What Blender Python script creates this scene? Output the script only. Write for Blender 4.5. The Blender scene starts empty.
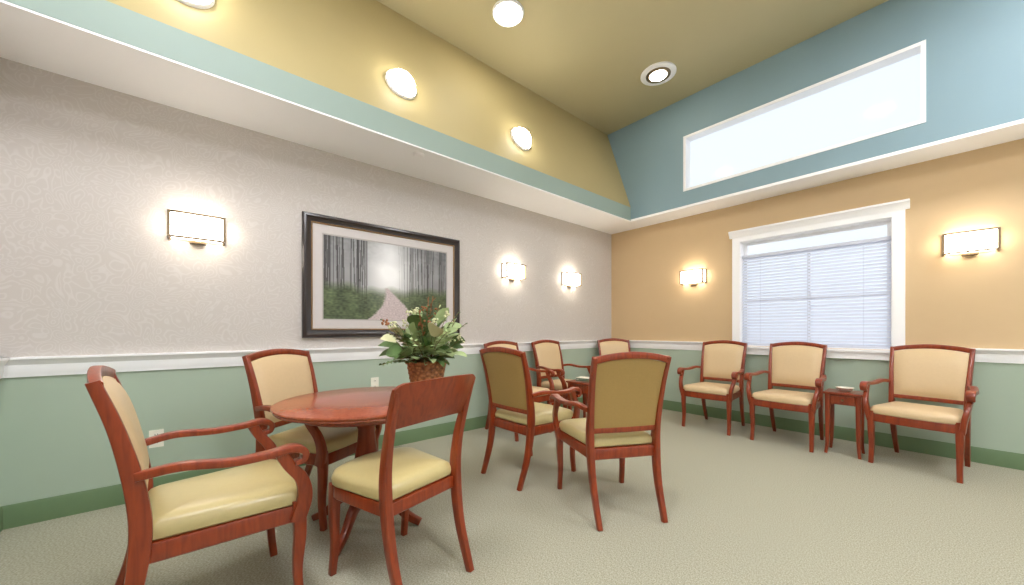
import bpy, bmesh, math, random
from mathutils import Vector, Matrix, noise
random.seed(7)
scene = bpy.context.scene
scene.view_settings.view_transform = 'Standard'
scene.view_settings.look = 'None'
scene.view_settings.exposure = 0.26

# ------------------------------------------------------------------ materials
def lin(c):
    out = []
    for v in c:
        v = v / 255.0
        out.append(v / 12.92 if v <= 0.04045 else ((v + 0.055) / 1.055) ** 2.4)
    return (out[0], out[1], out[2], 1.0)

def new_mat(name):
    m = bpy.data.materials.new(name)
    m.use_nodes = True
    nt = m.node_tree
    b = nt.nodes['Principled BSDF']
    return m, nt, b

def mat_plain(name, c, rough=0.6, metal=0.0, coat=0.0, noise_scale=30, var=0.04, bump=0.0):
    m, nt, b = new_mat(name)
    tc = nt.nodes.new('ShaderNodeTexCoord')
    n = nt.nodes.new('ShaderNodeTexNoise'); n.inputs['Scale'].default_value = noise_scale
    n.inputs['Detail'].default_value = 4
    nt.links.new(tc.outputs['Object'], n.inputs['Vector'])
    mix = nt.nodes.new('ShaderNodeMix'); mix.data_type = 'RGBA'
    lc = lin(c)
    mix.inputs['A'].default_value = tuple(v * (1 - var) for v in lc[:3]) + (1,)
    mix.inputs['B'].default_value = tuple(min(1, v * (1 + var)) for v in lc[:3]) + (1,)
    nt.links.new(n.outputs['Fac'], mix.inputs['Factor'])
    nt.links.new(mix.outputs['Result'], b.inputs['Base Color'])
    b.inputs['Roughness'].default_value = rough
    b.inputs['Metallic'].default_value = metal
    b.inputs['Coat Weight'].default_value = coat
    b.inputs['Coat Roughness'].default_value = 0.15
    if bump:
        bp = nt.nodes.new('ShaderNodeBump'); bp.inputs['Strength'].default_value = bump
        bp.inputs['Distance'].default_value = 0.01
        nt.links.new(n.outputs['Fac'], bp.inputs['Height'])
        nt.links.new(bp.outputs['Normal'], b.inputs['Normal'])
    return m

def mat_emit(name, c, s):
    m, nt, b = new_mat(name)
    b.inputs['Base Color'].default_value = lin(c)
    b.inputs['Emission Color'].default_value = lin(c)
    b.inputs['Emission Strength'].default_value = s
    return m

def mat_wood(name, c1, c2, rough=0.3):
    m, nt, b = new_mat(name)
    tc = nt.nodes.new('ShaderNodeTexCoord')
    mp = nt.nodes.new('ShaderNodeMapping'); mp.inputs['Scale'].default_value = (16, 16, 2.0)
    n = nt.nodes.new('ShaderNodeTexNoise'); n.inputs['Scale'].default_value = 3; n.inputs['Detail'].default_value = 5
    n.inputs['Distortion'].default_value = 0.8
    nt.links.new(tc.outputs['Object'], mp.inputs['Vector'])
    nt.links.new(mp.outputs['Vector'], n.inputs['Vector'])
    r = nt.nodes.new('ShaderNodeValToRGB')
    r.color_ramp.elements[0].position = 0.25; r.color_ramp.elements[0].color = lin(c1)
    r.color_ramp.elements[1].position = 0.8; r.color_ramp.elements[1].color = lin(c2)
    nt.links.new(n.outputs['Fac'], r.inputs['Fac'])
    nt.links.new(r.outputs['Color'], b.inputs['Base Color'])
    b.inputs['Roughness'].default_value = rough
    b.inputs['Coat Weight'].default_value = 0.25
    b.inputs['Coat Roughness'].default_value = 0.12
    return m

def mat_wallpaper(name, ca, cb):
    m, nt, b = new_mat(name)
    tc = nt.nodes.new('ShaderNodeTexCoord')
    n = nt.nodes.new('ShaderNodeTexNoise'); n.inputs['Scale'].default_value = 5; n.inputs['Detail'].default_value = 1
    nt.links.new(tc.outputs['Object'], n.inputs['Vector'])
    vm = nt.nodes.new('ShaderNodeVectorMath'); vm.operation = 'SCALE'; vm.inputs['Scale'].default_value = 0.28
    nt.links.new(n.outputs['Color'], vm.inputs[0])
    va = nt.nodes.new('ShaderNodeVectorMath'); va.operation = 'ADD'
    nt.links.new(tc.outputs['Object'], va.inputs[0]); nt.links.new(vm.outputs['Vector'], va.inputs[1])
    v = nt.nodes.new('ShaderNodeTexVoronoi'); v.inputs['Scale'].default_value = 13
    v.feature = 'F1'
    nt.links.new(va.outputs['Vector'], v.inputs['Vector'])
    mul = nt.nodes.new('ShaderNodeMath'); mul.operation = 'MULTIPLY'; mul.inputs[1].default_value = 26
    nt.links.new(v.outputs['Distance'], mul.inputs[0])
    sn = nt.nodes.new('ShaderNodeMath'); sn.operation = 'SINE'
    nt.links.new(mul.outputs[0], sn.inputs[0])
    r = nt.nodes.new('ShaderNodeValToRGB')
    r.color_ramp.elements[0].position = 0.2; r.color_ramp.elements[0].color = lin(ca)
    r.color_ramp.elements[1].position = 0.95; r.color_ramp.elements[1].color = lin(cb)
    nt.links.new(sn.outputs[0], r.inputs['Fac'])
    nt.links.new(r.outputs['Color'], b.inputs['Base Color'])
    b.inputs['Roughness'].default_value = 0.6
    return m

def mat_carpet(name):
    m, nt, b = new_mat(name)
    tc = nt.nodes.new('ShaderNodeTexCoord')
    n = nt.nodes.new('ShaderNodeTexNoise'); n.inputs['Scale'].default_value = 190; n.inputs['Detail'].default_value = 3
    mp = nt.nodes.new('ShaderNodeMapping'); mp.inputs['Scale'].default_value = (1, 0.6, 1); mp.inputs['Rotation'].default_value = (0, 0, 0.3)
    nt.links.new(tc.outputs['Object'], mp.inputs['Vector'])
    nt.links.new(mp.outputs['Vector'], n.inputs['Vector'])
    r = nt.nodes.new('ShaderNodeValToRGB')
    r.color_ramp.elements[0].position = 0.33; r.color_ramp.elements[0].color = lin((142, 140, 120))
    r.color_ramp.elements[1].position = 0.66; r.color_ramp.elements[1].color = lin((182, 179, 162))
    nt.links.new(n.outputs['Fac'], r.inputs['Fac']); nt.links.new(r.outputs['Color'], b.inputs['Base Color'])
    b.inputs['Roughness'].default_value = 0.95
    b.inputs['Specular IOR Level'].default_value = 0.1
    bp = nt.nodes.new('ShaderNodeBump'); bp.inputs['Strength'].default_value = 0.22; bp.inputs['Distance'].default_value = 0.003
    nt.links.new(n.outputs['Fac'], bp.inputs['Height']); nt.links.new(bp.outputs['Normal'], b.inputs['Normal'])
    return m

M = {}
M['wood'] = mat_wood('cherry_wood', (112, 36, 12), (152, 62, 24))
M['tabletop'] = mat_wood('table_top_wood', (140, 64, 38), (172, 88, 56), 0.25)
M['seat_gold'] = mat_plain('vinyl_gold', (192, 176, 124), 0.3, coat=0.15, noise_scale=60, var=0.05)
M['back_olive'] = mat_plain('fabric_olive', (164, 134, 78), 0.6, noise_scale=90, var=0.08)
M['seat_beige'] = mat_plain('vinyl_beige', (210, 184, 144), 0.4, noise_scale=60, var=0.04)
M['wallpaper'] = mat_wallpaper('wallpaper_leaf', (201, 194, 188), (208, 202, 197))
M['green'] = mat_plain('wainscot_green', (172, 188, 170), 0.6, noise_scale=4, var=0.015)
M['tan'] = mat_plain('paint_tan', (206, 178, 138), 0.6, noise_scale=8, var=0.02)
M['teal'] = mat_plain('paint_teal', (134, 160, 170), 0.6, noise_scale=5, var=0.02)
M['sage'] = mat_plain('paint_sage_teal', (148, 166, 158), 0.6, noise_scale=5, var=0.02)
M['olive'] = mat_plain('paint_olive', (176, 161, 116), 0.6, noise_scale=5, var=0.02)
M['ceil'] = mat_plain('paint_ceiling', (188, 178, 142), 0.7, noise_scale=5, var=0.02)
M['white'] = mat_plain('paint_white', (250, 250, 252), 0.5, noise_scale=10, var=0.01)
M['basegreen'] = mat_plain('baseboard_green', (104, 128, 92), 0.5)
M['carpet'] = mat_carpet('carpet')
M['chrome'] = mat_plain('brushed_metal', (140, 122, 98), 0.35, metal=0.9)
M['sconce'] = mat_emit('sconce_glass', (255, 244, 226), 12.5)
M['lamp'] = mat_emit('lamp_glass', (255, 248, 232), 28.0)
M['panel'] = mat_emit('fill_panel_glow', (248, 250, 255), 29.0)  # glow for the added ceiling fill panels
M['black'] = mat_plain('frame_black', (38, 26, 24), 0.3, coat=0.3)
M['gold'] = mat_plain('frame_lip', (150, 118, 80), 0.35, metal=0.6)
M['matboard'] = mat_plain('matboard', (204, 198, 196), 0.8)
M['matinner'] = mat_plain('matboard_inner', (176, 170, 166), 0.8)
M['plastic'] = mat_plain('outlet_plastic', (240, 237, 224), 0.4)
M['dark'] = mat_plain('dark_slots', (40, 38, 36), 0.5)
M['paper'] = mat_plain('paper', (222, 216, 200), 0.6)
M['cover'] = mat_plain('magazine_cover', (92, 118, 96), 0.35)
M['leafA'] = mat_plain('leaf_pale', (160, 178, 126), 0.5, noise_scale=20, var=0.2)
M['leafB'] = mat_plain('leaf_dark', (86, 112, 62), 0.5, noise_scale=20, var=0.25)
M['leafC'] = mat_plain('leaf_cream', (212, 212, 170), 0.5, noise_scale=20, var=0.1)
M['berry'] = mat_plain('dried_flower', (150, 96, 60), 0.7)
M['stem'] = mat_plain('stem', (110, 92, 54), 0.7)

def mat_blind():
    m, nt, b = new_mat('blind_slat')
    nt.nodes.remove(b)
    out = nt.nodes['Material Output']
    d = nt.nodes.new('ShaderNodeBsdfDiffuse'); t = nt.nodes.new('ShaderNodeBsdfTranslucent')
    d.inputs['Color'].default_value = lin((230, 232, 238)); t.inputs['Color'].default_value = lin((222, 228, 246))
    mx = nt.nodes.new('ShaderNodeMixShader'); mx.inputs[0].default_value = 0.3
    nt.links.new(d.outputs[0], mx.inputs[1]); nt.links.new(t.outputs[0], mx.inputs[2]); nt.links.new(mx.outputs[0], out.inputs['Surface'])
    return m
M['blind'] = mat_blind()

def mat_basket():
    m, nt, b = new_mat('wicker')
    tc = nt.nodes.new('ShaderNodeTexCoord')
    ch = nt.nodes.new('ShaderNodeTexVoronoi'); ch.inputs['Scale'].default_value = 55
    nt.links.new(tc.outputs['Object'], ch.inputs['Vector'])
    r = nt.nodes.new('ShaderNodeValToRGB')
    r.color_ramp.elements[0].color = lin((184, 128, 80)); r.color_ramp.elements[1].color = lin((92, 54, 30))
    nt.links.new(ch.outputs['Distance'], r.inputs['Fac']); nt.links.new(r.outputs['Color'], b.inputs['Base Color'])
    b.inputs['Roughness'].default_value = 0.6
    return m
M['wicker'] = mat_basket()

def mat_glass():
    m, nt, b = new_mat('window_glass')
    nt.nodes.remove(b)
    out = nt.nodes['Material Output']
    t = nt.nodes.new('ShaderNodeBsdfTransparent'); g = nt.nodes.new('ShaderNodeBsdfGlossy'); g.inputs['Roughness'].default_value = 0.08
    mx = nt.nodes.new('ShaderNodeMixShader'); mx.inputs[0].default_value = 0.012
    nt.links.new(t.outputs[0], mx.inputs[1]); nt.links.new(g.outputs[0], mx.inputs[2]); nt.links.new(mx.outputs[0], out.inputs['Surface'])
    return m
M['glass'] = mat_glass()

# ------------------------------------------------------------------ mesh helpers
class MB:
    """bmesh builder with material slots"""
    def __init__(self):
        self.bm = bmesh.new(); self.mats = []
    def mi(self, key):
        if key not in self.mats: self.mats.append(key)
        return self.mats.index(key)
    def face(self, vs, k, smooth=False):
        try:
            f = self.bm.faces.new(vs)
        except ValueError:
            return None
        f.material_index = self.mi(k); f.smooth = smooth
        return f
    def box(self, x0, x1, y0, y1, z0, z1, k):
        v = [self.bm.verts.new(p) for p in ((x0,y0,z0),(x1,y0,z0),(x1,y1,z0),(x0,y1,z0),(x0,y0,z1),(x1,y0,z1),(x1,y1,z1),(x0,y1,z1))]
        for q in ((0,3,2,1),(4,5,6,7),(0,1,5,4),(1,2,6,5),(2,3,7,6),(3,0,4,7)):
            self.face([v[i] for i in q], k)
        return v
    def rings(self, rings, k, closed=True, cap=True, smooth=True):
        allr = []
        for r in rings:
            allr.append([self.bm.verts.new(p) for p in r])
        for a, b in zip(allr[:-1], allr[1:]):
            n = len(a)
            for i in range(n if closed else n - 1):
                self.face([a[i], a[(i+1) % n], b[(i+1) % n], b[i]], k, smooth)
        if cap:
            self.face(list(reversed(allr[0])), k); self.face(allr[-1], k)
        return allr
    def sweep(self, pts, secs, side, k, sub=6, ch=0.28):
        P = catmull([Vector(p) for p in pts], sub)
        S = catmull([Vector((a, b, 0)) for a, b in secs], sub)
        side = Vector(side); rings = []
        for i, p in enumerate(P):
            t = (P[min(i+1, len(P)-1)] - P[max(i-1, 0)]).normalized()
            n = side.cross(t).normalized(); s = t.cross(n).normalized()
            w, d = S[i].x / 2, S[i].y / 2
            c = ch * min(w, d) * 1.4
            sh = [(w-c, -d), (w-c*0.3, -d+c*0.3), (w, -d+c), (w, d-c), (w-c*0.3, d-c*0.3), (w-c, d), (-w+c, d), (-w+c*0.3, d-c*0.3), (-w, d-c), (-w, -d+c), (-w+c*0.3, -d+c*0.3), (-w+c, -d)]
            rings.append([p + s * a + n * b for a, b in sh])
        self.rings(rings, k)
    def lathe(self, prof, k, c=(0, 0, 0), n=48):
        rings = []
        for r, z in prof:
            rings.append([(c[0] + r*math.cos(2*math.pi*i/n), c[1] + r*math.sin(2*math.pi*i/n), c[2] + z) for i in range(n)])
        return self.rings(rings, k)
    def tube(self, pts, r, k, n=8):
        P = [Vector(p) for p in pts]; rings = []
        for i, p in enumerate(P):
            t = (P[min(i+1, len(P)-1)] - P[max(i-1, 0)]).normalized()
            up = Vector((0, 0, 1)) if abs(t.z) < 0.9 else Vector((1, 0, 0))
            a = t.cross(up).normalized(); b = t.cross(a)
            rings.append([p + a*r*math.cos(2*math.pi*j/n) + b*r*math.sin(2*math.pi*j/n) for j in range(n)])
        self.rings(rings, k)
    def mesh(self, name, clamp=False, angle=35):
        bmesh.ops.recalc_face_normals(self.bm, faces=self.bm.faces)
        if clamp:
            for v in self.bm.verts:
                if v.co.z < 0: v.co.z = 0
        me = bpy.data.meshes.new(name)
        self.bm.to_mesh(me); self.bm.free()
        for k in self.mats: me.materials.append(M[k])
        try: me.set_sharp_from_angle(angle=math.radians(angle))
        except Exception: pass
        return me
    def obj(self, name, loc=(0, 0, 0), rot=0.0, parent=None, **kw):
        o = bpy.data.objects.new(name, self.mesh(name, **kw))
        scene.collection.objects.link(o)
        o.location = loc; o.rotation_euler = (0, 0, rot)
        if parent: o.parent = parent
        return o

def catmull(P, sub):
    out = []
    n = len(P)
    for i in range(n - 1):
        p0 = P[i-1] if i > 0 else P[i]*2 - P[i+1]
        p1, p2 = P[i], P[i+1]
        p3 = P[i+2] if i + 2 < n else P[i+1]*2 - P[i]
        for j in range(sub):
            t = j / sub
            out.append(0.5*((2*p1) + (p2-p0)*t + (2*p0-5*p1+4*p2-p3)*t*t + (3*p1-p0-3*p2+p3)*t**3))
    out.append(P[-1].copy())
    return out

def empty(name, loc=(0, 0, 0), rot=0.0):
    e = bpy.data.objects.new(name, None); scene.collection.objects.link(e)
    e.location = loc; e.rotation_euler = (0, 0, rot); e.empty_display_size = 0.1
    return e

# ------------------------------------------------------------------ room constants
XR = 6.6; YF = -5.86; ZS = 2.65; ZC = 4.03; SX = 0.58; SY = -0.38; ZT = 2.85; TX = 0.19
RB, RT = 0.85, 0.965   # chair rail

b = MB(); b.box(-0.2, XR+0.2, YF-0.2, 0.2, -0.1, 0, 'carpet'); b.obj('floor')
b = MB()
b.box(-0.2, 0, YF-0.2, 0.2, 0, 0.9, 'green'); b.box(-0.2, 0, YF-0.2, 0.2, 0.9, ZS, 'wallpaper')
b.obj('wall_left')
WX0, WX1, WZ0, WZ1 = 1.84, 3.12, 0.93, 2.19
b = MB()
b.box(0, XR, 0, 0.2, 0, 0.9, 'green')
b.box(0, WX0, 0, 0.2, 0.9, ZS, 'tan'); b.box(WX1, XR, 0, 0.2, 0.9, ZS, 'tan')
b.box(WX0, WX1, 0, 0.2, 0.9, WZ0, 'tan'); b.box(WX0, WX1, 0, 0.2, WZ1, ZS, 'tan')
b.obj('wall_back')
CX0, CX1, CZ0, CZ1 = 1.32, 3.34, 2.86, 3.55
b = MB()
y0, y1 = SY, SY+0.15
b.box(0, CX0, y0, y1, ZS+0.03, ZC, 'teal'); b.box(CX1, XR, y0, y1, ZS+0.03, ZC, 'teal')
b.box(CX0, CX1, y0, y1, ZS+0.03, CZ0, 'teal'); b.box(CX0, CX1, y0, y1, CZ1, ZC, 'teal')
b.obj('wall_upper_back')
b = MB(); b.box(XR, XR+0.2, YF-0.2, 0.2, 0, 0.9, 'green'); b.box(XR, XR+0.2, YF-0.2, 0.2, 0.9, ZC, 'white'); b.obj('wall_right')
b = MB(); b.box(0, XR, YF-0.2, YF, 0, 0.9, 'green'); b.box(0, XR, YF-0.2, YF, 0.9, ZC, 'wallpaper'); b.obj('wall_front')
b = MB(); b.box(-0.2, SX-0.002, YF, 0.2, ZS, ZS+0.03, 'white'); b.box(SX-0.002, XR, SY, 0.2, ZS, ZS+0.03, 'white'); b.obj('ceiling_soffit')
b = MB()
b.box(SX-0.05, SX, YF, SY, ZS+0.012, ZT, 'sage')
rings = []
for y in (YF, SY):
    rings.append([(SX, y, ZT), (TX, y, ZC), (TX-0.15, y, ZC), (SX-0.15, y, ZT)])
b.rings(rings, 'olive', smooth=False)
b.obj('wall_upper_left')
b = MB(); b.box(-0.2, XR+0.2, YF-0.2, 0.2, ZC, ZC+0.12, 'ceil'); b.obj('ceiling')

def rail_profile():
    return [(0, RB), (0.012, RB), (0.014, RB+0.02), (0.018, RB+0.03), (0.018, RT-0.045), (0.026, RT-0.035), (0.034, RT-0.02), (0.044, RT-0.012), (0.044, RT), (0, RT)]
def trim_along(name, prof, kind, a0, a1, pos, key):
    b = MB(); rings = []
    for a in (a0, a1):
        if kind == 'left': rings.append([(pos+o, a, z) for o, z in prof])
        elif kind == 'back': rings.append([(a, pos-o, z) for o, z in prof])
        elif kind == 'front': rings.append([(a, pos+o, z) for o, z in prof])
        elif kind == 'right': rings.append([(pos-o, a, z) for o, z in prof])
    b.rings(rings, key, smooth=False); return b.obj(name)
rp = rail_profile()
bp = [(0, 0), (0.014, 0), (0.014, 0.115), (0.008, 0.13), (0, 0.13)]
trim_along('trim_1', rp, 'left', YF, 0, 0, 'white')
trim_along('trim_2', rp, 'back', 0.0, 1.755, 0, 'white')
trim_along('trim_3', rp, 'back', 3.205, XR, 0, 'white')
trim_along('trim_4', rp, 'front', 0, XR, YF, 'white')
trim_along('trim_5', rp, 'right', YF, 0, XR, 'white')
trim_along('baseboard_left', bp, 'left', YF, 0, 0, 'basegreen')
trim_along('baseboard_back', bp, 'back', 0, XR, 0, 'basegreen')
trim_along('baseboard_front', bp, 'front', 0, XR, YF, 'basegreen')
trim_along('baseboard_right', bp, 'right', YF, 0, XR, 'basegreen')

# ------------------------------------------------------------------ windows
def window_lower():
    ox, oz = (WX0+WX1)/2, WZ0
    root = empty('window_1', (ox, 0, oz))
    def add(b, n):
        o = b.obj(n, parent=root); o.location = (-ox, 0, -oz); return o
    b = MB(); c = 0.085
    b.box(WX0-c, WX0, -0.025, 0, WZ0-0.02, WZ1+c, 'white'); b.box(WX1, WX1+c, -0.025, 0, WZ0-0.02, WZ1+c, 'white')
    b.box(WX0, WX1, -0.025, 0, WZ1, WZ1+c, 'white')
    rr = []
    pr = [(0, WZ1+c-0.03), (0.03, WZ1+c-0.03), (0.035, WZ1+c-0.01), (0.055, WZ1+c+0.02), (0.065, WZ1+c+0.03), (0.065, WZ1+c+0.05), (0, WZ1+c+0.05)]
    for x in (WX0-c-0.03, WX1+c+0.03): rr.append([(x, -o, z) for o, z in pr])
    b.rings(rr, 'white', smooth=False)
    b.box(WX0-c, WX1+c, -0.03, 0, WZ0-0.10, WZ0-0.02, 'white')
    b.box(WX0-c-0.02, WX1+c+0.02, -0.05, 0.0, WZ0-0.03, WZ0-0.005, 'white')
    b.box(WX0, WX0+0.006, 0, 0.2, WZ0, WZ1, 'white'); b.box(WX1-0.006, WX1, 0, 0.2, WZ0, WZ1, 'white')
    b.box(WX0, WX1, 0, 0.2, WZ1-0.006, WZ1, 'white'); b.box(WX0, WX1, 0, 0.2, WZ0, WZ0+0.006, 'white')
    add(b, 'casing')
    b = MB(); f = 0.04
    ya, yb = 0.09, 0.13
    b.box(WX0, WX0+f, ya, yb, WZ0, WZ1, 'white'); b.box(WX1-f, WX1, ya, yb, WZ0, WZ1, 'white')
    b.box(WX0+f, WX1-f, ya, yb, WZ0, WZ0+f, 'white'); b.box(WX0+f, WX1-f, ya, yb, WZ1-f, WZ1, 'white')
    b.box(WX0+f, WX1-f, ya, yb, 1.97, 2.01, 'white'); b.box(WX0+f, WX1-f, ya, yb, 1.46, 1.5, 'white')
    b.box((WX0+WX1)/2-0.012, (WX0+WX1)/2+0.012, ya, yb, WZ0+f, 1.97, 'white')
    add(b, 'sash')
    b = MB(); b.box(WX0+f, WX1-f, 0.105, 0.109, WZ0+f, WZ1-f, 'glass'); add(b, 'pane')
window_lower()
b = MB()
b.box(WX0+0.008, WX1-0.008, 0.015, 0.055, 1.985, 2.02, 'blind')
nsl = 30; zt, zb = 1.97, WZ0+0.03
for i in range(nsl):
    z = zb + (zt-zb)*i/(nsl-1); dy, dz = 0.014, 0.0140
    v = [b.bm.verts.new(p) for p in ((WX0+0.012, 0.035-dy, z-dz), (WX1-0.012, 0.035-dy, z-dz), (WX1-0.012, 0.035+dy, z+dz), (WX0+0.012, 0.035+dy, z+dz))]
    b.face(v, 'blind')
b.box(WX0+0.012, WX1-0.012, 0.022, 0.048, WZ0+0.008, WZ0+0.02, 'blind')
for x in (WX0+0.2, (WX0+WX1)/2, WX1-0.2): b.box(x-0.001, x+0.001, 0.0195, 0.0205, WZ0+0.01, 1.99, 'blind')
b.obj('window_blinds')

root = empty('window_2', ((CX0+CX1)/2, SY, CZ0))
b = MB(); f = 0.03
b.box(CX0, CX0+f, SY-0.006, SY+0.13, CZ0, CZ1, 'white'); b.box(CX1-f, CX1, SY-0.006, SY+0.13, CZ0, CZ1, 'white')
b.box(CX0+f, CX1-f, SY-0.006, SY+0.13, CZ0, CZ0+f, 'white'); b.box(CX0+f, CX1-f, SY-0.006, SY+0.13, CZ1-f, CZ1, 'white')
o = b.obj('frame', parent=root); o.location = (-(CX0+CX1)/2, -SY, -CZ0)
b = MB(); b.box(CX0+f, CX1-f, SY+0.08, SY+0.084, CZ0+f, CZ1-f, 'glass')
o = b.obj('pane', parent=root); o.location = (-(CX0+CX1)/2, -SY, -CZ0)

# ------------------------------------------------------------------ armchair
POST = [(-0.33, 0), (-0.255, 0.22), (-0.225, 0.44), (-0.235, 0.60), (-0.275, 0.80), (-0.325, 0.965)]
PC = catmull([Vector((0, y, z)) for y, z in POST], 10)
def post_y(z):
    for a, c in zip(PC[:-1], PC[1:]):
        if a.z <= z <= c.z + 1e-6:
            t = (z-a.z)/max(1e-6, c.z-a.z); return a.y + (c.y-a.y)*t
    return PC[-1].y

def rounded_outline(wf, wr, yf, yr, rf=0.05, rr=0.02, bow=0.02):
    pts = []
    def corner(cx, cy, r, a0, a1, n=5):
        for i in range(n+1):
            a = math.radians(a0 + (a1-a0)*i/n); pts.append((cx+r*math.cos(a), cy+r*math.sin(a)))
    corner(-wr/2+rr, yr+rr, rr, 180, 270); corner(wr/2-rr, yr+rr, rr, 270, 360)
    corner(wf/2-rf, yf-rf, rf, 0, 80)
    for i in range(1, 8):
        t = i/8; x = (wf/2-rf)*(1-2*t); pts.append((x, yf + bow*(1-(2*t-1)**2)))
    corner(-wf/2+rf, yf-rf, rf, 100, 180)
    return pts

def cushion(b, out, levels, k):
    cx = sum(p[0] for p in out)/len(out); cy = sum(p[1] for p in out)/len(out)
    rings = [[(cx+(x-cx)*s, cy+(y-cy)*s, z) for x, y in out] for s, z in levels]
    b.rings(rings, k)

def back_pad(b, hw0, hw1, z0, z1, kf, kr, arch=0.02, nu=14, nv=14):
    F, R = [], []
    for j in range(nv+1):
        v = j/nv; rf, rr = [], []
        for i in range(nu+1):
            u = 2*i/nu-1
            x = u*(hw0+(hw1-hw0)*v)
            z = z0+(z1-z0)*v + arch*v*(1-u*u)
            yc = post_y(min(z, 0.96)) - 0.008*(1-u*u)
            e = (1-u**6)*(1-(2*v-1)**6)
            rf.append(b.bm.verts.new((x, yc+0.012+0.026*e, z)))
            rr.append(b.bm.verts.new((x, yc-0.012-0.006*e, z)))
        F.append(rf); R.append(rr)
    for j in range(nv):
        for i in range(nu):
            b.face([F[j][i], F[j][i+1], F[j+1][i+1], F[j+1][i]], kf, True)
            b.face([R[j][i], R[j+1][i], R[j+1][i+1], R[j][i+1]], kr, True)
    for j in range(nv):
        b.face([F[j][0], F[j+1][0], R[j+1][0], R[j][0]], kr); b.face([F[j][nu], R[j][nu], R[j+1][nu], F[j+1][nu]], kr)
    for i in range(nu):
        b.face([F[0][i], R[0][i], R[0][i+1], F[0][i+1]], kr); b.face([F[nv][i], F[nv][i+1], R[nv][i+1], R[nv][i]], kr)

def armchair_mesh(name, kseat, kfront, krear):
    b = MB()
    for s in (-1, 1):
        xs = [0.204, 0.210, 0.215, 0.218, 0.226, 0.232]
        b.sweep([(s*x, y, z) for x, (y, z) in zip(xs, POST)], [(0.028, 0.034), (0.034, 0.044), (0.036, 0.056), (0.032, 0.052), (0.028, 0.040), (0.026, 0.032)], (1, 0, 0), 'wood', sub=8)
        b.sweep([(s*0.238, 0.222, 0.44), (s*0.240, 0.226, 0.3), (s*0.238, 0.218, 0.15), (s*0.240, 0.232, 0.0)], [(0.046, 0.050), (0.042, 0.044), (0.034, 0.034), (0.030, 0.032)], (1, 0, 0), 'wood')
        b.sweep([(s*0.250, 0.215, 0.36), (s*0.262, 0.238, 0.45), (s*0.274, 0.225, 0.53), (s*0.282, 0.178, 0.60), (s*0.284, 0.150, 0.655)], [(0.030, 0.056), (0.030, 0.054), (0.030, 0.046), (0.030, 0.042), (0.032, 0.044)], (1, 0, 0), 'wood')
        b.sweep([(s*0.232, -0.235, 0.655), (s*0.258, -0.13, 0.668), (s*0.278, 0.0, 0.654), (s*0.286, 0.11, 0.656), (s*0.288, 0.185, 0.664), (s*0.288, 0.228, 0.645), (s*0.288, 0.225, 0.612), (s*0.288, 0.196, 0.606)], [(0.030, 0.028), (0.038, 0.028), (0.044, 0.026), (0.048, 0.026), (0.050, 0.028), (0.048, 0.026), (0.044, 0.022), (0.04, 0.018)], (1, 0, 0), 'wood')
    yt = post_y(0.94)
    b.sweep([(-0.238, yt, 0.945), (-0.14, yt-0.012, 0.966), (0, yt-0.018, 0.977), (0.14, yt-0.012, 0.966), (0.238, yt, 0.945)], [(0.030, 0.040), (0.030, 0.038), (0.030, 0.040), (0.030, 0.038), (0.030, 0.040)], (0, 1, 0), 'wood')
    yl = post_y(0.535)
    b.sweep([(-0.21, yl, 0.53), (0, yl-0.008, 0.53), (0.21, yl, 0.53)], [(0.028, 0.035)]*3, (0, 1, 0), 'wood')
    back_pad(b, 0.202, 0.216, 0.545, 0.928, kfront, krear, arch=0.03)
    out = rounded_outline(0.50, 0.43, 0.245, -0.235, 0.03, 0.01, 0.015)
    cushion(b, out, [(0.98, 0.355), (1.0, 0.36), (1.0, 0.415), (0.99, 0.42)], 'wood')
    out = rounded_outline(0.495, 0.41, 0.250, -0.215, 0.045, 0.02, 0.018)
    cushion(b, out, [(0.96, 0.42), (1.0, 0.428), (1.01, 0.445), (1.0, 0.462), (0.965, 0.477), (0.9, 0.486), (0.75, 0.493), (0.5, 0.498), (0.2, 0.5)], kseat)
    return b.mesh(name, clamp=True)

mesh_gold = armchair_mesh('armchair_gold', 'seat_gold', 'seat_beige', 'back_olive')
mesh_beige = armchair_mesh('armchair_beige', 'seat_beige', 'seat_beige', 'back_olive')
def place(me, name, x, y, facing_deg):
    o = bpy.data.objects.new(name, me); scene.collection.objects.link(o)
    o.location = (x, y, 0); o.rotation_euler = (0, 0, math.radians(facing_deg-90)); return o

place(mesh_gold, 'armchair', 1.52, -4.94, 94)      # foreground left
place(mesh_gold, 'armchair', 0.85, -4.42, 36)      # behind table
place(mesh_gold, 'armchair', 1.30, -2.99, 92)
place(mesh_gold, 'armchair', 1.99, -2.97, 152)
place(mesh_beige, 'armchair', 0.42, -1.60, 0)
place(mesh_beige, 'armchair', 0.42, -2.34, 0)
place(mesh_beige, 'armchair', 0.50, -0.48, -35)
place(mesh_beige, 'armchair', 1.72, -0.50, 270)
place(mesh_beige, 'armchair', 2.42, -0.50, 268)
place(mesh_beige, 'armchair', 3.31, -0.50, 261)

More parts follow.
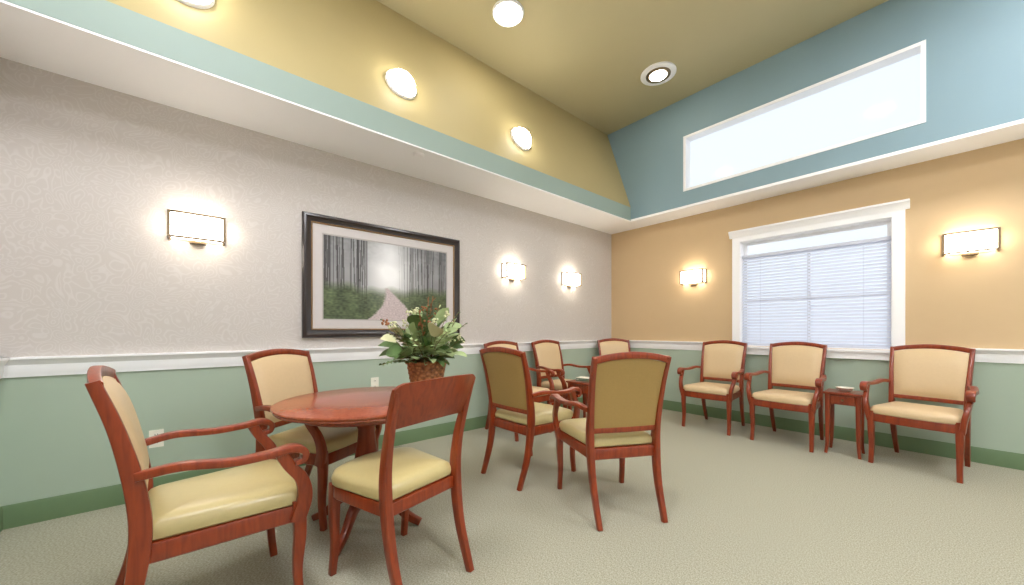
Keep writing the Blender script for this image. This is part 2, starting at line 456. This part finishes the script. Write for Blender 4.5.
def side_chair():
    b = MB()
    pp = [(-0.30, 0), (-0.225, 0.22), (-0.195, 0.44), (-0.205, 0.60), (-0.245, 0.76), (-0.285, 0.885)]
    for s in (-1, 1):
        b.sweep([(s*x, y, z) for x, (y, z) in zip([0.185, 0.19, 0.195, 0.2, 0.206, 0.21], pp)], [(0.028, 0.034), (0.034, 0.042), (0.036, 0.05), (0.032, 0.044), (0.03, 0.034), (0.026, 0.026)], (1, 0, 0), 'wood', sub=8)
        b.sweep([(s*0.195, 0.185, 0.42), (s*0.197, 0.19, 0.28), (s*0.197, 0.185, 0.14), (s*0.2, 0.2, 0.0)], [(0.044, 0.046), (0.04, 0.042), (0.032, 0.034), (0.028, 0.03)], (1, 0, 0), 'wood')
    nu, nv = 24, 8; F, R = [], []
    for j in range(nv+1):
        v = j/nv; rf, rr = [], []
        for i in range(nu+1):
            u = 2*i/nu-1
            zt_ = 0.912 + 0.012*(1-u*u) - 0.018*max(0, abs(u)-0.88)/0.12; zb_ = 0.725 + 0.018*(1-u*u)
            z = zb_+(zt_-zb_)*v
            y = -0.222 - 0.066*v - 0.05*(1-u*u)
            th = 0.013 - 0.005*abs(2*v-1)**4
            x = u*(0.214+0.014*v)
            rf.append(b.bm.verts.new((x, y+th, z))); rr.append(b.bm.verts.new((x, y-th, z)))
        F.append(rf); R.append(rr)
    for j in range(nv):
        for i in range(nu):
            b.face([F[j][i], F[j][i+1], F[j+1][i+1], F[j+1][i]], 'wood', True); b.face([R[j][i], R[j+1][i], R[j+1][i+1], R[j][i+1]], 'wood', True)
        b.face([F[j][0], F[j+1][0], R[j+1][0], R[j][0]], 'wood'); b.face([F[j][nu], R[j][nu], R[j+1][nu], F[j+1][nu]], 'wood')
    for i in range(nu):
        b.face([F[0][i], R[0][i], R[0][i+1], F[0][i+1]], 'wood'); b.face([F[nv][i], F[nv][i+1], R[nv][i+1], R[nv][i]], 'wood')
    out = rounded_outline(0.44, 0.39, 0.215, -0.20, 0.08, 0.01, 0.03)
    cushion(b, out, [(0.98, 0.365), (1.0, 0.37), (1.0, 0.415), (0.99, 0.42)], 'wood')
    out = rounded_outline(0.45, 0.385, 0.225, -0.185, 0.09, 0.03, 0.035)
    cushion(b, out, [(0.96, 0.42), (1.0, 0.428), (1.01, 0.445), (1.0, 0.462), (0.965, 0.478), (0.9, 0.487), (0.75, 0.494), (0.5, 0.498), (0.2, 0.5)], 'seat_gold')
    return b.mesh('side_chair', clamp=True)
place(side_chair(), 'side_chair', 1.755, -4.30, 194)

# ------------------------------------------------------------------ round table
b = MB()
b.lathe([(0.44, 0.685), (0.452, 0.688), (0.458, 0.694), (0.455, 0.70), (0.462, 0.704), (0.468, 0.712), (0.466, 0.719), (0.458, 0.722), (0.2, 0.722)], 'tabletop', n=96)
b.lathe([(0.34, 0.645), (0.345, 0.65), (0.345, 0.686), (0.30, 0.686)], 'wood', n=72)
b.lathe([(0.10, 0.646), (0.11, 0.64), (0.07, 0.60), (0.045, 0.55), (0.05, 0.48), (0.065, 0.38), (0.07, 0.30), (0.055, 0.24), (0.06, 0.22), (0.07, 0.20), (0.06, 0.12), (0.03, 0.10)], 'wood', n=40)
for i in range(4):
    a = math.pi/4 + i*math.pi/2; c, s = math.cos(a), math.sin(a)
    b.sweep([(0.04*c, 0.04*s, 0.17), (0.14*c, 0.14*s, 0.15), (0.24*c, 0.24*s, 0.06), (0.32*c, 0.32*s, 0.02)], [(0.045, 0.07), (0.042, 0.06), (0.036, 0.045), (0.034, 0.036)], (-s, c, 0), 'wood')
b.obj('round_table', (1.26, -4.27, 0), clamp=True)

# ------------------------------------------------------------------ flower basket
root = empty('flower_basket', (1.36, -3.94, 0.722))
b = MB(); prof = [(0.07, 0)]
nz = 26
for i in range(nz+1):
    t = i/nz; prof.append((0.082+0.036*t, t*0.20))
rings = []
n = 60
for j, (r, z) in enumerate(prof):
    rings.append([((r+0.004*math.sin(i*math.pi/2.5 + (j % 4 < 2)*math.pi))*math.cos(2*math.pi*i/n), (r+0.004*math.sin(i*math.pi/2.5 + (j % 4 < 2)*math.pi))*math.sin(2*math.pi*i/n), z) for i in range(n)])
b.rings(rings, 'wicker')
ring = [(0.120*math.cos(2*math.pi*i/32), 0.120*math.sin(2*math.pi*i/32), 0.20+0.004*math.sin(i*3)) for i in range(33)]
b.tube(ring, 0.010, 'wicker')
b.obj('basket', parent=root)
def leaf(b, base, d, L, W, k, droop=0.4, n=6, cup=0.25):
    d = Vector(d).normalized()
    side = d.cross(Vector((0, 0, 1)))
    if side.length < 0.1: side = Vector((1, 0, 0))
    side.normalize(); p = Vector(base); prev = None
    side = (Matrix.Rotation(random.uniform(-0.9, 0.9), 3, d) @ side)
    for i in range(n+1):
        t = i/n; w = W*math.sin(math.pi*min(1, t*0.93+0.05))**0.7 if i < n else 0.001
        up = side.cross(d).normalized()
        row = [b.bm.verts.new(p - side*w/2 + up*w*cup), b.bm.verts.new(p), b.bm.verts.new(p + side*w/2 + up*w*cup)]
        if prev:
            b.face([prev[0], prev[1], row[1], row[0]], k, True); b.face([prev[1], prev[2], row[2], row[1]], k, True)
        prev = row
        d = (d + Vector((0, 0, -droop/n))).normalized(); p = p + d*(L/n)
b = MB()
def rdir(lo, hi):
    a = random.uniform(0, 2*math.pi); e = math.radians(random.uniform(lo, hi))
    return Vector((math.cos(a)*math.cos(e), math.sin(a)*math.cos(e), math.sin(e)))
for i in range(74):   # broad rounded pale leaves
    d = rdir(10, 82); base = Vector((0, 0, 0.20)) + Vector((d.x, d.y, d.z*1.15))*random.uniform(0.06, 0.22)
    b.tube([Vector((0, 0, 0.15)), base], 0.0016, 'stem', n=4)
    leaf(b, base, d, random.uniform(0.09, 0.135), random.uniform(0.07, 0.11), random.choice(['leafA', 'leafA', 'leafC', 'leafB']), 0.6, cup=0.15)
for i in range(60):
    d = rdir(0, 60); leaf(b, Vector((0, 0, 0.21)) + d*random.uniform(0.05, 0.13), d, random.uniform(0.07, 0.11), random.uniform(0.03, 0.05), random.choice(['leafB', 'leafB', 'leafA']), 0.6)
for i in range(14):
    d = rdir(15, 85); p = Vector((0, 0, 0.17)); L = random.uniform(0.32, 0.42); pts = [p.copy()]
    dd = d.copy()
    for s in range(12):
        dd = (dd+Vector((0, 0, -0.05))).normalized(); p = p+dd*L/12; pts.append(p.copy())
        if s > 2:
            sd = dd.cross(Vector((0, 0, 1))).normalized()
            for sg in (-1, 1): leaf(b, p, (dd*0.6+sd*sg).normalized(), 0.055*(1.25-s/12), 0.018, 'leafB' if i % 3 else 'leafA', 0.3, n=3)
    b.tube(pts, 0.002, 'stem', n=5)
for i in range(18):
    d = rdir(40, 88); p = Vector((0, 0, 0.17))+d*random.uniform(0.24, 0.38)
    b.tube([Vector((0, 0, 0.15)), p], 0.0015, 'stem', n=4)
    for q in range(9):
        c = p + Vector([random.uniform(-0.02, 0.02) for _ in range(3)])
        r = 0.007; b.lathe([(r*math.sin(a), -r*math.cos(a)) for a in (0.3, 1.0, 1.57, 2.1, 2.8)], 'berry' if i % 3 == 0 else 'leafC', c=c, n=6)
for i in range(9):    # tall dried twigs
    d = rdir(58, 86); p0 = Vector((0, 0, 0.15)); L = random.uniform(0.36, 0.46)
    mid = p0 + d*L*0.6 + Vector((random.uniform(-0.015, 0.015), random.uniform(-0.015, 0.015), 0)); tip = p0 + d*L
    b.tube([p0, mid, tip], 0.0022, 'berry' if i % 2 else 'stem', n=5)
    for q in range(5):
        s0 = mid.lerp(tip, q/5); leaf(b, s0, (d + Vector((random.uniform(-.8, .8), random.uniform(-.8, .8), 0.2))).normalized(), 0.04, 0.012, 'berry' if i % 2 else 'leafA', 0.2, n=3)
b.obj('foliage', parent=root)

# ------------------------------------------------------------------ side tables
def side_table(w=0.125):
    b = MB()
    h = 0.56
    out = [( -w, -w), (w, -w), (w, w), (-w, w)]
    def sq(s, z): return [(x*s, y*s, z) for x, y in out]
    b.rings([sq(1.0, h-0.022), sq(1.05, h-0.016), sq(1.07, h-0.008), sq(1.05, h), ], 'wood', smooth=False)
    b.box(-w+0.02, w-0.02, -w+0.02, w-0.02, h-0.11, h-0.022, 'wood')
    b.box(-w+0.045, w-0.045, -w+0.012, -w+0.02, h-0.098, h-0.034, 'wood')
    b.lathe([(0.004, -0.01), (0.01, -0.006), (0.01, 0.004), (0.004, 0.008)], 'chrome', c=(0, -w+0.006, h-0.066), n=12)
    for sx in (-1, 1):
        for sy in (-1, 1):
            b.sweep([(sx*(w-0.022), sy*(w-0.022), h-0.022), (sx*(w-0.022), sy*(w-0.022), 0.3), (sx*(w-0.02), sy*(w-0.02), 0.1), (sx*(w-0.012), sy*(w-0.012), 0)], [(0.038, 0.038), (0.034, 0.034), (0.026, 0.026), (0.022, 0.022)], (1, 0, 0), 'wood')
    return b.mesh('side_table', clamp=True)
place(side_table(), 'side_table', 2.852, -0.54, 90)
place(side_table(0.15), 'side_table', 0.90, -1.78, 180)
def magazines(loc, rot):
    b = MB(); z = 0
    for i, (k, dx) in enumerate([('paper', 0), ('cover', 0.01), ('paper', -0.008), ('cover', 0.004), ('paper', 0.006)]):
        b.box(-0.10+dx, 0.10+dx, -0.07-dx, 0.07-dx, z, z+0.008, k); z += 0.008
    b.obj('magazine_stack', loc, rot)
magazines((0.90, -1.78, 0.56), 0.3)
b = MB()
b.lathe([(0.03, 0), (0.035, 0.004), (0.055, 0.02), (0.065, 0.034), (0.062, 0.036), (0.05, 0.022), (0.02, 0.012)], 'paper', n=32)
b.obj('candy_dish', (2.85, -0.52, 0.56))

# ------------------------------------------------------------------ framed picture
root = empty('framed_picture', (0, -3.615, 1.575))
Y0, Y1, Z0, Z1 = -0.755, 0.755, -0.52, 0.52
def rect_rings(prof, k, bmb):
    rr = []
    for ins, x in prof: rr.append([(x, Y0+ins, Z0+ins), (x, Y1-ins, Z0+ins), (x, Y1-ins, Z1-ins), (x, Y0+ins, Z1-ins)])
    bmb.rings(rr, k, cap=False, smooth=False)
b = MB()
rect_rings([(0, 0.001), (0, 0.03), (0.010, 0.042), (0.025, 0.044), (0.042, 0.034), (0.06, 0.026), (0.066, 0.026)], 'black', b)
rect_rings([(0.066, 0.026), (0.070, 0.029), (0.076, 0.026), (0.078, 0.018)], 'gold', b)
b.box(0.001, 0.012, Y0+0.05, Y1-0.05, Z0+0.05, Z1-0.05, 'black')
b.obj('frame', parent=root)
b = MB(); rect_rings([(0.072, 0.018), (0.150, 0.018)], 'matboard', b); rect_rings([(0.150, 0.018), (0.153, 0.0165), (0.161, 0.0165)], 'matinner', b)
b.obj('mat_board', parent=root)
nU, nV = 320, 200
ins = 0.155
verts, cols = [], []
trees = []
for i in range(120):
    u = random.random()
    dist = random.random()
    if abs(u-0.48) < 0.13 * (1.3-dist) + 0.02: continue
    trees.append((u, 0.0015 + 0.005*(1-dist)**2 * (0.5+abs(u-0.5)), dist, random.uniform(-0.02, 0.02)))
trees.sort(key=lambda t: -t[2])
def mixc(a, c, t): return tuple(x*(1-t)+y*t for x, y in zip(a, c))
def art(u, v):
    g = math.exp(-((u-0.48)**2)/0.035 - ((v-0.62)**2)/0.22)
    nz1 = noise.noise(Vector((u*6, v*6, 0)))
    c = mixc((0.54, 0.54, 0.55), (0.98, 0.98, 0.98), min(1, g+0.12*nz1+0.05))
    hz = 0.38 + 0.07*noise.noise(Vector((u*9, 2, 0))) + 0.1*abs(u-0.48)
    cn = noise.noise(Vector((u*30, v*30, 3)))
    c = mixc(c, (0.38, 0.39, 0.39), max(0, min(0.6, (v-0.6)*1.2*(abs(u-0.5)*2)*(1+cn))))
    for tu, tw, dist, lean in trees:
        x = tu + lean*v
        if abs(u-x) < tw and v > 0.2:
            k = (1-dist)*0.75*(1-g*0.8)+0.10
            c = mixc(c, (0.2, 0.19, 0.19), k)
    if v < hz+0.05:
        n2 = noise.noise(Vector((u*45, v*55, 1)))*0.5+0.5
        n3 = noise.noise(Vector((u*12, v*12, 5)))*0.5+0.5
        gc = mixc((0.10, 0.14, 0.08), (0.50, 0.56, 0.38), n2*0.55+n3*0.45)
        c = mixc(c, gc, min(1, max(0, (hz+0.05-v)/0.12))*(1-0.5*g))
    if v < 0.42:
        t = (0.42-v)/0.42
        cx = 0.48 + 0.03*math.sin(v*9); w = 0.012+0.18*t**1.25
        e = abs(u-cx-0.02*t) - w - 0.012*noise.noise(Vector((u*60, v*60, 8)))
        if e < 0.01:
            pn = noise.noise(Vector((u*70, v*90, 4)))*0.5+0.5
            pc = mixc((0.66, 0.60, 0.60), (0.92, 0.86, 0.86), pn*0.8)
            c = mixc(c, pc, min(1, max(0, (0.01-e)/0.02)))
    return c
faces = []
for j in range(nV+1):
    for i in range(nU+1):
        u, v = i/nU, j/nV
        verts.append((0.0158, Y0+ins+(Y1-Y0-2*ins)*u, Z0+ins+(Z1-Z0-2*ins)*v))
        c = art(u, v); l = lin([max(0, x)*255 for x in c]); cols.extend(l)
for j in range(nV):
    for i in range(nU):
        a = j*(nU+1)+i; faces.append((a, a+1, a+nU+2, a+nU+1))
me = bpy.data.meshes.new('forest_print'); me.from_pydata(verts, [], faces)
at = me.color_attributes.new('Col', 'FLOAT_COLOR', 'POINT'); at.data.foreach_set('color', cols)
m, nt, bs = new_mat('forest_print')
vc = nt.nodes.new('ShaderNodeVertexColor'); vc.layer_name = 'Col'
nt.links.new(vc.outputs['Color'], bs.inputs['Base Color']); bs.inputs['Roughness'].default_value = 0.35
me.materials.append(m)
o = bpy.data.objects.new('forest_print', me); scene.collection.objects.link(o); o.parent = root

# ------------------------------------------------------------------ sconces
def sconce_mesh():
    b = MB()
    w, d, h = 0.15, 0.10, 0.185
    def arc(z, grow=0.0):
        pts = []
        for i in range(25):
            x = w*(i/12-1)
            y = -(0.012 + (d-0.012)*max(0, 1-(abs(x)/w)**8)**0.35) if abs(x) < w*0.9999 else -0.012
            pts.append((x*(1+grow), y-grow*0.15, z))
        return pts
    lo, hi = arc(0.012), arc(h-0.012)
    rings = [lo + [(w, -0.006, 0.012), (-w, -0.006, 0.012)], hi + [(w, -0.006, h-0.012), (-w, -0.006, h-0.012)]]
    b.rings(rings, 'sconce')
    def bar(z0, z1):
        o_ = [(x*1.03, y-0.005, 0) for x, y, _ in arc(0)] + [(w*1.03, 0, 0), (-w*1.03, 0, 0)]
        i_ = [(x*0.985, y+0.002, 0) for x, y, _ in arc(0)] + [(w*0.985, -0.001, 0), (-w*0.985, -0.001, 0)]
        A = [[b.bm.verts.new((p[0], p[1], z)) for p in o_] for z in (z0, z1)]
        B = [[b.bm.verts.new((p[0], p[1], z)) for p in i_] for z in (z0, z1)]
        N = len(o_)
        for i in range(N):
            j = (i+1) % N
            b.face([A[0][i], A[0][j], A[1][j], A[1][i]], 'chrome'); b.face([B[0][i], B[1][i], B[1][j], B[0][j]], 'chrome')
            b.face([A[0][i], B[0][i], B[0][j], A[0][j]], 'chrome'); b.face([A[1][i], A[1][j], B[1][j], B[1][i]], 'chrome')
    bar(0.002, 0.016); bar(h-0.016, h-0.002)
    for x in (-w*0.97, w*0.97):
        b.box(x-0.007, x+0.007, -d-0.006, -0.006, h-0.014, h-0.004, 'chrome')
        b.box(x-0.007, x+0.007, -d-0.004, -d+0.02, 0.006, h-0.006, 'chrome')
        b.box(x-0.007, x+0.007, -0.02, 0, 0.0, h, 'chrome')
    b.box(-0.1, 0.1, -0.006, 0, 0.0, h, 'chrome')
    b.box(-0.045, 0.045, -0.05, 0, -0.012, 0.004, 'chrome')
    return b.mesh('wall_sconce')
sm = sconce_mesh()
def sconce(x, y, z, rot):
    o = bpy.data.objects.new('wall_sconce', sm); scene.collection.objects.link(o); o.location = (x, y, z-0.09); o.rotation_euler = (0, 0, rot)
for y in (-5.02, -2.10, -1.03): sconce(0, y, 1.83, math.pi/2)
sconce(1.29, 0, 1.82, 0); sconce(3.58, 0, 1.86, 0); sconce(5.6, 0, 1.83, 0)

# ------------------------------------------------------------------ ceiling / slope lamps
def dome_mesh(r, depth, name):
    b = MB()
    b.lathe([(r, 0), (r, -0.012), (r*0.95, -0.022), (r*0.88, -0.02), (r*0.86, -0.006)], 'white', n=48)
    b.lathe([(r*0.87*math.cos(a), -0.008-depth*math.sin(a)) for a in [i*math.pi/2/9 for i in range(9)]] + [(0.004, -0.008-depth)], 'lamp', n=40)
    return b.mesh(name)
d1 = dome_mesh(0.145, 0.03, 'ceiling_downlight')
d2 = dome_mesh(0.135, 0.10, 'wall_globe_light')
def dome(x, y, z, rot=(0, 0, 0), me=d1, name='ceiling_downlight'):
    o = bpy.data.objects.new(name, me); scene.collection.objects.link(o); o.location = (x, y, z); o.rotation_euler = rot
dome(0.85, -2.86, ZC); dome(2.9, -4.6, ZC); dome(2.9, -2.4, ZC)
sl = Vector((TX-SX, 0, ZC-ZT)).normalized(); nrm = Vector((sl.z, 0, -sl.x))
q = Vector((0, 0, -1)).rotation_difference(nrm).to_euler()
for y in (-5.07, -3.72, -2.37):
    z = 3.18; x = SX + (TX-SX)*(z-ZT)/(ZC-ZT)
    dome(x+nrm.x*0.001, y, z, q, me=d2, name='wall_globe_light')
b = MB()
b.lathe([(0.19, 0), (0.19, -0.012), (0.175, -0.02), (0.13, -0.018), (0.12, -0.01)], 'white', n=48)
b.lathe([(0.135, -0.008), (0.13, -0.024), (0.10, -0.03), (0.09, -0.022)], 'chrome', n=48)
b.lathe([(0.092, -0.01), (0.088, -0.028), (0.05, -0.036), (0.01, -0.038)], 'lamp', n=40)
b.obj('ceiling_spotlight', (1.34, -1.05, ZC))
b = MB(); b.lathe([(0.05, 0), (0.05, -0.01), (0.04, -0.02), (0.012, -0.022)], 'white', n=32); b.obj('smoke_detector', (0.47, -3.56, ZS))
for x, y in ((4.6, -1.6), (4.6, -4.2), (2.4, -5.2)):  # unseen glowing panels, added on the ceiling to fill the room with light
    b = MB(); b.box(-0.64, 0.64, -0.34, 0.34, -0.03, 0, 'white'); b.box(-0.6, 0.6, -0.3, 0.3, -0.034, -0.028, 'panel')
    b.obj('ceiling_fill_panel', (x, y, ZC))

def outlet(y, z):
    b = MB(); b.box(0, 0.005, -0.036, 0.036, -0.058, 0.058, 'plastic')
    for s in (-1, 1):
        b.box(0.005, 0.007, -0.017, 0.017, s*0.026-0.015, s*0.026+0.015, 'plastic')
        b.box(0.007, 0.0075, -0.008, -0.005, s*0.026-0.005, s*0.026+0.007, 'dark'); b.box(0.007, 0.0075, 0.005, 0.008, s*0.026-0.005, s*0.026+0.007, 'dark')
    b.obj('wall_outlet', (0, y, z))
outlet(-5.23, 0.39); outlet(-3.77, 0.62)

# ------------------------------------------------------------------ world + daylight
w = bpy.data.worlds.new('World'); scene.world = w; w.use_nodes = True
bg = w.node_tree.nodes['Background']; bg.inputs['Color'].default_value = (0.80, 0.89, 1.0, 1); bg.inputs['Strength'].default_value = 1.0
def portal(x, y, z, sx, sz):
    l = bpy.data.lights.new('daylight_portal', 'AREA'); l.shape = 'RECTANGLE'; l.size = sx; l.size_y = sz
    l.cycles.is_portal = True
    o = bpy.data.objects.new('daylight_portal', l); scene.collection.objects.link(o); o.location = (x, y, z); o.rotation_euler = (math.radians(-90), 0, 0)
portal((WX0+WX1)/2, 0.18, (WZ0+WZ1)/2, WX1-WX0, WZ1-WZ0)
portal((CX0+CX1)/2, SY+0.14, (CZ0+CZ1)/2, CX1-CX0, CZ1-CZ0)

# ------------------------------------------------------------------ camera
cam = bpy.data.cameras.new('camera'); co = bpy.data.objects.new('camera', cam); scene.collection.objects.link(co)
co.location = (3.42, -5.0, 1.12); co.rotation_euler = (math.radians(90), 0, math.radians(49.6))
cam.sensor_width = 36; cam.lens = 36*365/1024; cam.shift_y = 0.0366; cam.clip_start = 0.05
scene.camera = co
